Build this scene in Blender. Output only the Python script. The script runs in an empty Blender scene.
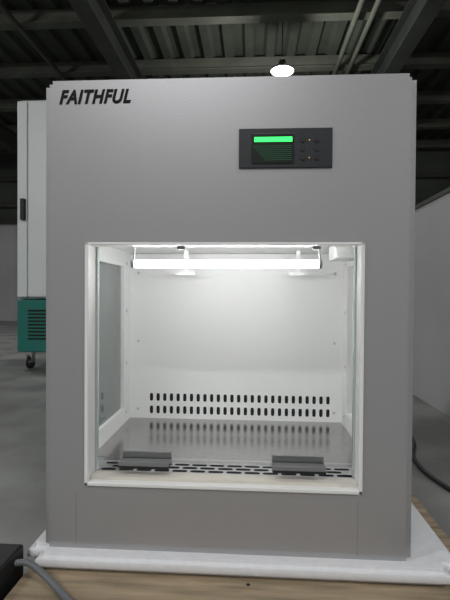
import bpy, bmesh, math, random
from mathutils import Vector, Matrix
random.seed(3)
scene=bpy.context.scene
scene.view_settings.view_transform='Standard'
B=.16; H=.917

# ---------------------------------------------------------------- materials
def mat(name,col,rough=.5,metal=0,noise=0,nscale=20,bump=0,emit=None,estr=0,trans=0,col2=None,stretch=(1,1,1)):
    m=bpy.data.materials.new(name); m.use_nodes=True
    nt=m.node_tree; b=nt.nodes['Principled BSDF']
    b.inputs['Base Color'].default_value=(*col,1)
    b.inputs['Roughness'].default_value=rough
    b.inputs['Metallic'].default_value=metal
    if trans: b.inputs['Transmission Weight'].default_value=trans
    if emit:
        b.inputs['Emission Color'].default_value=(*emit,1); b.inputs['Emission Strength'].default_value=estr
    if noise or bump:
        tc=nt.nodes.new('ShaderNodeTexCoord'); mp=nt.nodes.new('ShaderNodeMapping')
        mp.inputs['Scale'].default_value=stretch
        nz=nt.nodes.new('ShaderNodeTexNoise'); nz.inputs['Scale'].default_value=nscale
        nz.inputs['Detail'].default_value=6
        nt.links.new(tc.outputs['Object'],mp.inputs[0]); nt.links.new(mp.outputs[0],nz.inputs['Vector'])
        if noise:
            r=nt.nodes.new('ShaderNodeValToRGB')
            c2=col2 or tuple(c*(1-noise) for c in col)
            r.color_ramp.elements[0].position=.35; r.color_ramp.elements[1].position=.65
            r.color_ramp.elements[0].color=(*c2,1); r.color_ramp.elements[1].color=(*col,1)
            nt.links.new(nz.outputs['Fac'],r.inputs[0]); nt.links.new(r.outputs[0],b.inputs['Base Color'])
        if bump:
            bp=nt.nodes.new('ShaderNodeBump'); bp.inputs['Strength'].default_value=bump; bp.inputs['Distance'].default_value=.01
            nt.links.new(nz.outputs['Fac'],bp.inputs['Height']); nt.links.new(bp.outputs[0],b.inputs['Normal'])
    return m
def glassmat(name,tint=(.99,.995,.99),ior=1.3,haze=0):
    m=bpy.data.materials.new(name); m.use_nodes=True; nt=m.node_tree; nt.nodes.clear()
    o=nt.nodes.new('ShaderNodeOutputMaterial'); mx=nt.nodes.new('ShaderNodeMixShader')
    t=nt.nodes.new('ShaderNodeBsdfTransparent'); g=nt.nodes.new('ShaderNodeBsdfGlossy')
    t.inputs[0].default_value=(*tint,1); g.inputs['Roughness'].default_value=.02
    fr=nt.nodes.new('ShaderNodeFresnel'); fr.inputs[0].default_value=ior
    nt.links.new(fr.outputs[0],mx.inputs[0]); nt.links.new(t.outputs[0],mx.inputs[1]); nt.links.new(g.outputs[0],mx.inputs[2])
    last=mx
    if haze:
        d=nt.nodes.new('ShaderNodeBsdfDiffuse'); d.inputs[0].default_value=(.75,.8,.8,1)
        m2=nt.nodes.new('ShaderNodeMixShader'); m2.inputs[0].default_value=haze
        nt.links.new(mx.outputs[0],m2.inputs[1]); nt.links.new(d.outputs[0],m2.inputs[2]); last=m2
    nt.links.new(last.outputs[0],o.inputs[0]); return m

M_shell=mat('silver_powder_coat',(.42,.42,.435),.36,.42,.05,300,.03)
M_white=mat('white_enamel',(.86,.87,.87),.4,0,.02,6)
M_liner=mat('white_liner',(.86,.865,.865),.35)
M_steel=mat('brushed_steel',(.50,.49,.485),.20,1,.14,160,.012,stretch=(.3,1,1))
M_steel2=mat('bright_steel',(.62,.62,.63),.3,1)
M_handle=mat('handle_aluminium',(.30,.305,.31),.38,.6)
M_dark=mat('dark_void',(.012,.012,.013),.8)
M_black=mat('black_plastic',(.010,.010,.012),.5)
M_ink=mat('black_ink',(.004,.004,.005),.9)
M_panel=mat('display_panel_film',(.014,.016,.02),.42)
M_lcd=mat('lcd_dark',(.003,.009,.005),.25)
M_green=mat('lcd_green',(.02,.5,.1),.4,emit=(.04,1,.14),estr=1.6)
M_green2=mat('lcd_green_dim',(.01,.06,.03),.4,emit=(.03,.30,.09),estr=.10)
M_led=mat('orange_led',(.4,.2,.02),.4,emit=(1,.5,.08),estr=.8)
M_tube=mat('tube_light',(1,1,1),.4,emit=(1,.99,.975),estr=27)
M_lampglow=mat('lamp_glow',(1,1,1),.4,emit=(1,.98,.95),estr=14)
M_glass=glassmat('clear_glass',ior=1.15)
M_sideglass=glassmat('side_glass',(.93,.96,.95),1.9,.20)
M_glassedge=mat('glass_edge',(.50,.56,.55),.2)
M_foam=mat('foam_sheet',(.76,.77,.80),.75,0,.06,60,.1)
M_wood=mat('pallet_wood',(.42,.33,.22),.7,0,.45,6,.2,stretch=(1,8,8))
M_wood2=mat('weathered_wood',(.26,.20,.15),.8,0,.5,8,.2,stretch=(1,8,8))
M_floor=mat('concrete_floor',(.30,.31,.30),.42,0,.5,2.6,.05)
M_wall=mat('painted_wall',(.52,.53,.53),.8,0,.12,1.2,.03)
M_wallu=mat('upper_wall_dark',(.070,.080,.070),.8,0,.3,2)
M_deck=mat('roof_deck',(.060,.070,.053),.7,0,.3,2)
M_beam=mat('steel_beam_paint',(.11,.12,.095),.6,0,.3,3)
M_beamd=mat('dark_beam_paint',(.036,.041,.036),.6,0,.3,3)
M_teal=mat('teal_enamel',(.02,.20,.165),.4)
M_incub=mat('incubator_white',(.80,.85,.86),.4,0,.03,3)
M_grey=mat('grey_plastic',(.25,.26,.27),.5)
M_part=mat('partition_white',(.64,.65,.66),.6,0,.10,1.5)
M_cable=mat('grey_cable',(.13,.14,.15),.45)
M_beige=mat('beige_trim',(.70,.67,.60),.5)

# ---------------------------------------------------------------- helpers
def obj(name,bm,m,parent=None,smooth=False):
    me=bpy.data.meshes.new(name); bm.to_mesh(me); bm.free()
    if smooth:
        for p in me.polygons: p.use_smooth=True
    o=bpy.data.objects.new(name,me); scene.collection.objects.link(o)
    if m: me.materials.append(m)
    if parent: o.parent=parent
    return o
def addbox(bm,a,b):
    r=bmesh.ops.create_cube(bm,size=1)['verts']
    for v in r:
        v.co=Vector([(a[i]+b[i])/2+v.co[i]*(b[i]-a[i]) for i in range(3)])
    return r
def wn(o):
    for p in o.data.polygons: p.use_smooth=True
    md=o.modifiers.new('wn','WEIGHTED_NORMAL'); md.weight=100
def box(name,a,b,m,parent=None,bev=0,seg=2):
    bm=bmesh.new(); addbox(bm,a,b)
    if bev: bmesh.ops.bevel(bm,geom=bm.edges[:],offset=bev,segments=seg,affect='EDGES',profile=.5)
    o=obj(name,bm,m,parent)
    if bev and seg>2: wn(o)
    return o
def boxes(name,L,m,parent=None):
    bm=bmesh.new()
    for a,b in L: addbox(bm,a,b)
    return obj(name,bm,m,parent)
def cyl(name,p0,p1,r,m,parent=None,seg=24,r2=None):
    p0=Vector(p0);p1=Vector(p1);d=p1-p0
    bm=bmesh.new(); bmesh.ops.create_cone(bm,cap_ends=True,segments=seg,radius1=r,radius2=r if r2 is None else r2,depth=d.length)
    q=d.to_track_quat('Z','Y').to_matrix().to_4x4()
    bmesh.ops.transform(bm,matrix=Matrix.Translation((p0+p1)/2)@q,verts=bm.verts)
    o=obj(name,bm,m,parent)
    for p in o.data.polygons: p.use_smooth=len(p.vertices)==4
    return o
def empty(name,loc=(0,0,0)):
    e=bpy.data.objects.new(name,None); scene.collection.objects.link(e); e.empty_display_size=.1; return e
def tube(name,pts,r,m,parent=None):
    cu=bpy.data.curves.new(name,'CURVE'); cu.dimensions='3D'; cu.bevel_depth=r; cu.bevel_resolution=4
    s=cu.splines.new('BEZIER'); s.bezier_points.add(len(pts)-1)
    for i,pt in enumerate(pts):
        bp=s.bezier_points[i]; bp.co=pt; bp.handle_left_type=bp.handle_right_type='AUTO'
    cu.use_fill_caps=True
    o=bpy.data.objects.new(name,cu); scene.collection.objects.link(o)
    dg=bpy.context.evaluated_depsgraph_get(); me=bpy.data.meshes.new_from_object(o.evaluated_get(dg))
    bpy.data.objects.remove(o); o=bpy.data.objects.new(name,me); scene.collection.objects.link(o)
    me.materials.clear(); me.materials.append(m)
    for p in me.polygons: p.use_smooth=True
    if parent: o.parent=parent
    return o
def lathe(name,prof,c,m,parent=None,seg=40):
    bm=bmesh.new(); rings=[]
    for r,z in prof:
        rings.append([bm.verts.new((c[0]+r*math.cos(2*math.pi*k/seg),c[1]+r*math.sin(2*math.pi*k/seg),c[2]+z)) for k in range(seg)])
    for a,b in zip(rings,rings[1:]):
        for k in range(seg): bm.faces.new((a[k],a[(k+1)%seg],b[(k+1)%seg],b[k]))
    return obj(name,bm,m,parent,True)
def plate_with_slots(name,u0,u1,v0,v1,holes_rows,place,m,parent):
    bm=bmesh.new()
    def V(u,v): return bm.verts.new(place(u,v))
    def quad(a,b,c,d):
        if b-a>1e-5 and d-c>1e-5: bm.faces.new([V(a,c),V(b,c),V(b,d),V(a,d)])
    v=v0
    for vlo,vhi,edges,w,h in holes_rows:
        quad(u0,u1,v,vlo)
        quad(u0,edges[0],vlo,vhi); quad(edges[-1],u1,vlo,vhi)
        for a,b in zip(edges,edges[1:]):
            cu=(a+b)/2; cv=(vlo+vhi)/2; hw=(b-a)/2; hh=(vhi-vlo)/2
            N=16; out=[];inn=[]
            for k in range(N):
                side=k//4; t=(k%4)/4*2-1
                sx,sy=[(t,-1),(1,t),(-t,1),(-1,-t)][side]
                out.append(V(cu+sx*hw,cv+sy*hh))
                ang=math.atan2(sy,sx); c,s=math.cos(ang),math.sin(ang)
                if h>w: x=c*w/2; y=(s*w/2+math.copysign((h-w)/2,s)) if abs(s)>1e-6 else 0
                else: y=s*h/2; x=(c*h/2+math.copysign((w-h)/2,c)) if abs(c)>1e-6 else 0
                inn.append(V(cu+x,cv+y))
            for k in range(N):
                j=(k+1)%N
                bm.faces.new([out[k],out[j],inn[j],inn[k]])
        v=vhi
    quad(u0,u1,v,v1)
    bmesh.ops.remove_doubles(bm,verts=bm.verts,dist=1e-6)
    return obj(name,bm,m,parent)

# ---------------------------------------------------------------- room shell
CEIL=3.9; XL=-6.5; XR=6.5; YF=-5.5; YB=9.2
box('floor',(XL,YF,-.1),(XR,YB,0),M_floor)
w=box('wall_back',(XL,YB,0),(XR,YB+.2,CEIL+.3),M_wall)
box('wall_left',(XL-.2,YF,0),(XL,YB,CEIL+.3),M_wall)
box('wall_right',(XR,YF,0),(XR+.2,YB,CEIL+.3),M_wall)
box('wall_front',(XL,YF-.2,0),(XR,YF,CEIL+.3),M_wall)
bm=bmesh.new(); x=XL; prof=[]
while x<XR:
    prof+=[(x,0),(x+.10,0),(x+.14,.06),(x+.24,.06)]; x+=.28
prev=None
for px,pz in prof:
    a=bm.verts.new((px,YF,CEIL+pz)); b=bm.verts.new((px,YB,CEIL+pz))
    if prev: bm.faces.new([prev[0],a,b,prev[1]])
    prev=(a,b)
obj('ceiling',bm,M_deck)
boxes('upper_wall_band',[((XL,YB-.06,2.35),(XR,YB,CEIL))],M_wallu)  # far wall, darker colour across its upper zone
boxes('trim_2',[((XL,YB-.16,2.22),(XR,YB-.06,2.36))],M_beamd)
rf=empty('roof_framing')
L=[]
y=-5
while y<9:
    L+=[((XL,y,CEIL-.16),(XR,y+.06,CEIL-.002)),((XL,y-.04,CEIL-.17),(XR,y+.10,CEIL-.155))]
    y+=1.15
boxes('purlins',L,M_beam,rf)
L=[]
for x in (-4.6,-1.6,1.75,4.6):
    L+=[((x-.012,YF,CEIL-.48),(x+.012,YB-.2,CEIL-.17)),((x-.09,YF,CEIL-.50),(x+.09,YB-.2,CEIL-.475)),((x-.09,YF,CEIL-.19),(x+.09,YB-.2,CEIL-.172))]
boxes('girders',L,M_beamd,rf)
for i,(x,y0,y1) in enumerate([(1.15,-4,9),(1.32,-4,9),(-2.6,-4,9)]):
    cyl('conduit_%d'%i,(x,y0,CEIL-.24),(x,y1,CEIL-.24),.03,M_beam,rf,12)
cyl('brace_1',(1.8,8.6,CEIL-.55),(3.6,8.6,1.9),.05,M_beam,rf,10)
cyl('brace_2',(-4.5,8.6,CEIL-.3),(-2.0,6.0,CEIL-.3),.05,M_beamd,rf,10)
for i,(x,y) in enumerate([(-4.6,8.7),(-1.6,8.7),(1.75,8.7),(4.6,8.7)]):
    c=boxes('steel_column' if i==0 else 'steel_column.%03d'%i,[((x-.1,y-.11,0),(x+.1,y-.09,CEIL-.5)),((x-.1,y+.09,0),(x+.1,y+.11,CEIL-.5)),((x-.012,y-.09,0),(x+.012,y+.09,CEIL-.5))],M_beam)
pp=empty('wall_piping')
cyl('pipe_1',(XL,9.0,2.62),(XR,9.0,2.62),.05,M_beam,pp,12)
cyl('pipe_2',(XL,9.0,3.2),(XR,9.0,3.2),.04,M_beam,pp,12)

# ---------------------------------------------------------------- high bay lamps
def highbay(idx,x,y,z,main=False):
    e=empty('high_bay_lamp' if idx==0 else 'high_bay_lamp.%03d'%idx)
    lathe('shade',[(.02,.12),(.04,.11),(.05,.06),(.08,.045),(.13,.01),(.135,-.012),(.13,-.012),(.12,.01),(.07,.04)],(x,y,z),M_steel2,e)
    lathe('lens',[(.002,-.035),(.05,-.032),(.10,-.02),(.124,-.005),(.124,.0)],(x,y,z),M_lampglow,e)
    cyl('cable',(x,y,z+.11),(x,y,CEIL-.003),.007,M_black,e,8)
    l=bpy.data.lights.new('bulb','POINT'); l.energy=70 if main else 150; l.shadow_soft_size=.1; l.color=(1,.98,.95)
    lo=bpy.data.objects.new('bulb',l); lo.location=(x,y,z-.2); scene.collection.objects.link(lo); lo.parent=e
highbay(0,.375,4.3,3.19,True)
highbay(1,-3.2,-1.8,3.3)
highbay(2,3.0,-2.2,3.3)
def fill_light(idx,x,y,z,energy):  # unseen soft fill lights added to brighten the scene; their fixtures are made up
    e=empty('added_fill_light' if idx==0 else 'added_fill_light.%03d'%idx)
    box('housing',(x-.9,y-.14,z+.02),(x+.9,y+.14,z+.08),M_white,e)
    for k,sx in enumerate((-.7,.7)): cyl('rod_%d'%k,(x+sx,y,z+.08),(x+sx,y,CEIL-.003),.008,M_black,e,8)
    l=bpy.data.lights.new('fill_area','AREA'); l.shape='RECTANGLE'; l.size=1.7; l.size_y=.22; l.energy=energy
    lo=bpy.data.objects.new('fill_area',l); lo.location=(x,y,z+.01); scene.collection.objects.link(lo); lo.parent=e
fill_light(0,-.6,-3.2,3.0,55)
fill_light(1,0,-1.2,3.3,12)
fill_light(2,-4.2,4.2,3.3,50)
world=bpy.data.worlds.new('World'); scene.world=world; world.use_nodes=True
world.node_tree.nodes['Background'].inputs[0].default_value=(.6,.65,.68,1)
world.node_tree.nodes['Background'].inputs[1].default_value=.3

# ---------------------------------------------------------------- pallet
pal=empty('wooden_pallet')
PZ=B-.035; PL,PR=-.375,.490
ys=[-.34+.18*k for k in range(6)]
boxes('deck_boards',[((PL,yy,PZ-.02),(PR,yy+.174,PZ)) for yy in ys],M_wood,pal)
boxes('stringers',[((xx,-.33,.018),(xx+.09,.72,PZ-.02)) for xx in (PL,.005,PR-.09)],M_wood2,pal)
boxes('bottom_boards',[((PL,yy,0),(PR,yy+.1,.018)) for yy in (-.33,.14,.62)],M_wood2,pal)
bm=bmesh.new()
for xx in (PL+.04,.05,PR-.045):
    for yy in ys:
        for dy in (.045,.125):
            bmesh.ops.create_cone(bm,cap_ends=True,segments=10,radius1=.004,radius2=.004,depth=.002,matrix=Matrix.Translation((xx,yy+dy,PZ-.0008)))
obj('nail_heads',bm,M_dark,pal)
bm=bmesh.new(); addbox(bm,(-.388,-.026,PZ+.0004),(.450,.60,B))
bmesh.ops.bevel(bm,geom=[e for e in bm.edges if abs((e.verts[0].co-e.verts[1].co).normalized().z)>.9],offset=.03,segments=6,affect='EDGES')
bm.normal_update()
bmesh.ops.bevel(bm,geom=[e for e in bm.edges if len([f for f in e.link_faces if abs(f.normal.z)>.9])==1],offset=.011,segments=5,affect='EDGES')
wn(obj('foam_sheet',bm,M_foam))

# ---------------------------------------------------------------- cabinet
cab=empty('laminar_flow_cabinet')
bm=bmesh.new(); addbox(bm,(-.355,0,B+.0005),(.3585,.52,B+H))
def vert(e): return abs(e.verts[0].co.x-e.verts[1].co.x)<1e-4 and abs(e.verts[0].co.y-e.verts[1].co.y)<1e-4
bmesh.ops.bevel(bm,geom=[e for e in bm.edges if vert(e) or (e.verts[0].co.z>B+H-.001 and e.verts[1].co.z>B+H-.001)],offset=.013,segments=8,affect='EDGES')
shell=obj('shell',bm,M_shell,cab)
OX0,OX1,OZ0,OZ1=-.268,.260,B+.127,B+.595
CX0,CX1,CY0,CY1,CZ0,CZ1=-.305,.312,.05,.46,B+.128,B+.617
cuts=[]
for a,b in [((OX0,-.1,OZ0),(OX1,.06,OZ1)),((CX0,CY0,CZ0),(CX1,CY1+.001,CZ1)),((-.5,.06,B+.175),(.5,.385,B+.575)),]:
    cuts.append(box('cut',a,b,None))
for c in cuts:
    md=shell.modifiers.new('b','BOOLEAN'); md.object=c; md.operation='DIFFERENCE'; md.solver='EXACT'
dg=bpy.context.evaluated_depsgraph_get(); dg.update()
me=bpy.data.meshes.new_from_object(shell.evaluated_get(dg)); shell.modifiers.clear(); shell.data=me
for c in cuts: bpy.data.objects.remove(c)
me.materials.clear(); me.materials.append(M_shell); me.materials.append(M_liner)
for p in me.polygons:
    c=p.center
    inside = (c.y<.47 and abs(c.x)<.345 and OZ0-.01<c.z<CZ1+.01 and c.y>.001)
    p.material_index=1 if inside else 0
    p.use_smooth=not inside
me.set_sharp_from_angle(angle=math.radians(35))
md=shell.modifiers.new('wn','WEIGHTED_NORMAL'); md.weight=100; md.keep_sharp=True
# thin rounded trim lip around the opening
g=.0045
L=[((OX0-.003,-.0035,OZ0-.003),(OX0+g,.006,OZ1+.003)),((OX1-g,-.0035,OZ0-.003),(OX1+.003,.006,OZ1+.003)),
   ((OX0-.003,-.0035,OZ0-.003),(OX1+.003,.006,OZ0+g)),((OX0-.003,-.0035,OZ1-.002),(OX1+.003,.006,OZ1+.003))]
for k,(a,b) in enumerate(L): box('opening_lip_%d'%k,a,b,M_white,cab,.0015,3)
n=27; e0,e1=-.250,.283; ed=[e0+(e1-e0)*k/n for k in range(n+1)]
plate_with_slots('back_liner',CX0,CX1,CZ0,CZ1-.001,
   [(B+.142,B+.175,ed,.0100,.023),(B+.179,B+.212,ed,.0100,.023)],lambda u,v:(u,CY1-.012,v),M_liner,cab)
box('slot_shade_plate',(CX0+.004,CY1-.006,CZ0+.004),(CX1-.004,CY1-.002,B+.24),M_dark,cab)  # black plate paints the shade behind the slots
box('work_surface',(CX0+.001,.112,CZ0+.0005),(CX1-.001,CY1-.0125,CZ0+.005),M_steel,cab)
n=14; a0,a1=-.262,.262
ed=[a0+(a1-a0)*k/n for k in range(n+1)]; st=(a1-a0)/n/2
ed2=[v+st for v in ed[:-1]]
plate_with_slots('front_grille',CX0+.001,CX1-.001,.052,.111,
   [(.0545,.0695,ed,.032,.0120),(.0715,.0865,ed2,.032,.0120),(.0885,.1035,ed,.032,.0120)],lambda u,v:(u,v,CZ0+.005),M_steel2,cab)
box('grille_shade_plate',(CX0+.004,.054,CZ0+.0003),(CX1-.004,.110,CZ0+.001),M_dark,cab)  # near-black sheet stands in for shade below the grille openings
box('sash_glass',(OX0-.01,.0535,B+.160),(OX1+.012,.0575,OZ1+.012),M_glass,cab)
box('sash_left_channel',(OX0-.012,.0515,CZ0+.006),(OX0+.003,.064,CZ1-.002),M_glassedge,cab)
box('sash_right_channel',(OX1-.003,.0515,CZ0+.006),(OX1+.014,.064,CZ1-.002),M_glassedge,cab)
for k,(x0,x1) in enumerate([(-.212,-.110),(.096,.200)]):
    boxes('sash_handle_%d'%k,[((x0,.026,B+.157),(x1,.058,B+.160)),((x0,.058,B+.150),(x1,.061,B+.172)),((x0,.025,B+.1545),(x1,.027,B+.162))],M_handle,cab)
    box('sash_handle_grip_%d'%k,(x0,.0262,B+.149),(x1,.040,B+.1568),M_black,cab)
box('sill',(OX0+.001,.022,OZ0+.0003),(OX1-.001,.0525,OZ0+.006),M_beige,cab)
for s,xa,xb in (('left',-.318,-.314),('right',.328,.332)):
    box('side_glass_'+s,(xa,.0605,B+.1755),(xb,.3845,B+.5745),M_sideglass,cab)
for k,(xx,zz) in enumerate([(-.28,B+.16),(.290,B+.16),(-.28,B+.56),(.290,B+.56),(-.28,B+.36),(.290,B+.36)]):
    cyl('screw_%d'%k,(xx,CY1-.0135,zz),(xx,CY1-.0118,zz),.004,M_steel2,cab,12)
for k,zz in enumerate((B+.16,B+.30,B+.45,B+.585)):
    cyl('side_screw_%d'%k,(CX0,.41,zz),(CX0+.0015,.41,zz),.005,M_steel2,cab,12)
    cyl('side_screw_r%d'%k,(CX1-.0015,.41,zz),(CX1,.41,zz),.005,M_steel2,cab,12)
LY=.120; LZ=B+.565
cyl('fluorescent_tube',(-.205,LY,LZ),(.195,LY,LZ),.0085,M_tube,cab)
for k,(xa,xb) in enumerate([(-.212,-.205),(.195,.202)]):
    cyl('lamp_cap_%d'%k,(xa,LY,LZ),(xb,LY,LZ),.009,M_grey,cab,20)
    cyl('lamp_stem_%d'%k,((xa+xb)/2,LY,LZ),((xa+xb)/2,LY+.02,CZ1-.0005),.0025,M_grey,cab,10)
for k,xx in enumerate((-.125,.175)):
    boxes('hanging_clip_%d'%k,[((xx-.006,.350,B+.560),(xx+.006,.352,CZ1-.001)),((xx-.024,.344,B+.550),(xx+.024,.352,B+.560))],M_liner,cab)
box('ceiling_socket',(.24,.17,CZ1-.035),(.30,.26,CZ1-.001),M_liner,cab,.004)
for k,xx in enumerate((-.09,.18)):
    box('sash_stop_%d'%k,(xx-.008,.040,OZ1-.006),(xx+.008,.0525,OZ1-.0003),M_grey,cab,.001)
seam=mat('seam',(.26,.26,.27),.7)
for k,xx in enumerate((-.288,.255)):
    box('fascia_seam_%d'%k,(xx-.0005,-.0005,B+.006),(xx+.0005,.001,B+.110),seam,cab)
DX=.008
box('display_panel',(.018+DX,-.004,B+.738),(.193+DX,.001,B+.812),M_panel,cab,.001)
box('display_bezel',(.042+DX,-.0055,B+.745),(.122+DX,-.0035,B+.802),M_lcd,cab,.0008)
box('display_bar',(.047+DX,-.0064,B+.786),(.118+DX,-.0052,B+.795),M_green,cab)
bm=bmesh.new()
for k in range(8):
    z=B+.7775-k*.0037
    addbox(bm,(.043+DX+k*.0034,-.0062,z),(.117+DX,-.0052,z+.0011))
obj('display_lines',bm,M_green2,cab)
for k in range(3):
    zz=B+.789-k*.0165
    cyl('button_a%d'%k,(.138+DX,-.006,zz),(.138+DX,-.0035,zz),.0045,M_black,cab,16)
    cyl('button_b%d'%k,(.164+DX,-.006,zz),(.164+DX,-.0035,zz),.0045,M_black,cab,16)
    if k!=1: cyl('led_%d'%k,(.150+DX,-.0052,zz),(.150+DX,-.0035,zz),.0011,M_led,cab,10)
cu=bpy.data.curves.new('lettering','FONT'); cu.body='FAITHFUL'; cu.size=.0385; cu.extrude=.0002; cu.shear=.3; cu.offset=.0016; cu.space_character=1.12
to=bpy.data.objects.new('lettering_c',cu); scene.collection.objects.link(to)
dg=bpy.context.evaluated_depsgraph_get(); dg.update(); tm=bpy.data.meshes.new_from_object(to.evaluated_get(dg)); bpy.data.objects.remove(to)
xs=[v.co.x for v in tm.vertices]; ysv=[v.co.y for v in tm.vertices]
sx=(.141)/(max(xs)-min(xs)); sy=.028/(max(ysv)-min(ysv))
for v in tm.vertices: v.co=Vector((-.323+(v.co.x-min(xs))*sx,-.0006-v.co.z,B+.865+(v.co.y-min(ysv))*sy))
tm.materials.clear(); tm.materials.append(M_ink)
t=bpy.data.objects.new('lettering',tm); scene.collection.objects.link(t); t.parent=cab

# ---------------------------------------------------------------- incubator
inc=empty('laboratory_incubator')
IX0,IX1,IY0,IY1=-1.95,-1.20,2.85,3.55
box('body',(IX0,IY0+.06,.60),(IX1,IY1,2.31),M_incub,inc,.02,3)
box('door',(IX0+.10,IY0,.62),(IX1-.03,IY0+.055,2.28),M_incub,inc,.015,3)
box('side_door_edge',(IX0+.005,IY0+.01,.62),(IX0+.09,IY0+.058,2.28),M_incub,inc,.01,3)
box('door_gasket',(IX0+.088,IY0+.03,.63),(IX0+.102,IY0+.059,2.27),M_grey,inc)
box('handle',(IX0+.05,IY0-.03,1.27),(IX0+.085,IY0+.012,1.45),M_black,inc,.006,3)
box('base',(IX0,IY0+.02,.15),(IX1,IY1,.598),M_teal,inc,.012,3)
bm=bmesh.new()
for k in range(9): addbox(bm,(IX0+.10,IY0+.012,.26+k*.03),(IX1-.1,IY0+.022,.272+k*.03))
obj('base_louvres',bm,M_dark,inc)
for k,(xx,yy) in enumerate([(IX0+.08,IY0+.1),(IX1-.08,IY0+.1),(IX0+.08,IY1-.1),(IX1-.08,IY1-.1)]):
    cyl('castor_wheel_%d'%k,(xx-.018,yy,.05),(xx+.018,yy,.05),.05,M_black,inc,20)
    boxes('castor_fork_%d'%k,[((xx-.026,yy-.03,.05),(xx-.019,yy+.03,.15)),((xx+.019,yy-.03,.05),(xx+.026,yy+.03,.15)),((xx-.03,yy-.035,.12),(xx+.03,yy+.035,.15))],M_steel2,inc)

# ---------------------------------------------------------------- right: white partition
par=empty('partition_screen')
box('panel',(1.12,.2,.0),(1.17,4.2,1.22),M_part,par,.004)
boxes('cap_rail',[((1.112,.19,1.2205),(1.178,4.21,1.245))],M_beam,par)
tube('floor_cable',[(.70,2.1,.008),(.80,1.5,.008),(.78,1.2,.008),(.70,.95,.008),(.72,.7,.008),(.85,.4,.008),(1.0,.1,.008)],.008,M_black)
ad=empty('black_tool_case')
box('case',(-.56,-.13,0),(-.392,.0,.165),M_black,ad,.006,3)
box('latch',(-.47,-.135,.11),(-.43,-.1295,.14),M_grey,ad,.001)
boxes('carry_handle',[((-.53,-.075,.165),(-.52,-.055,.176)),((-.43,-.075,.165),(-.42,-.055,.176)),((-.53,-.075,.176),(-.42,-.055,.184))],M_black,ad)
tube('power_cord',[(-.384,-.045,PZ+.028),(-.36,-.050,PZ+.032),(-.325,-.062,PZ+.020),(-.28,-.09,PZ+.007),(-.245,-.125,PZ+.007),(-.228,-.17,PZ+.007),(-.24,-.25,PZ+.007),(-.28,-.31,PZ+.007)],.006,M_cable)
bx=empty('rubber_block')
box('block',(.36,-.155,PZ),(.43,-.10,PZ+.02),M_black,bx,.004,3)
box('block_strap',(.385,-.157,PZ+.0205),(.40,-.098,PZ+.023),M_grey,bx)

# ---------------------------------------------------------------- camera
cd=bpy.data.cameras.new('camera'); cam=bpy.data.objects.new('camera',cd); scene.collection.objects.link(cam)
cd.sensor_fit='VERTICAL'; cd.sensor_height=36; cd.lens=450/600*36; cd.clip_start=.02
R=(Matrix.Rotation(.0601,3,'Z')@Matrix.Rotation(math.pi/2-.0141,3,'X')@Matrix.Rotation(.0068,3,'Z'))
cam.matrix_world=Matrix.Translation((.0532,-.8574,.6606))@R.to_4x4()
scene.camera=cam
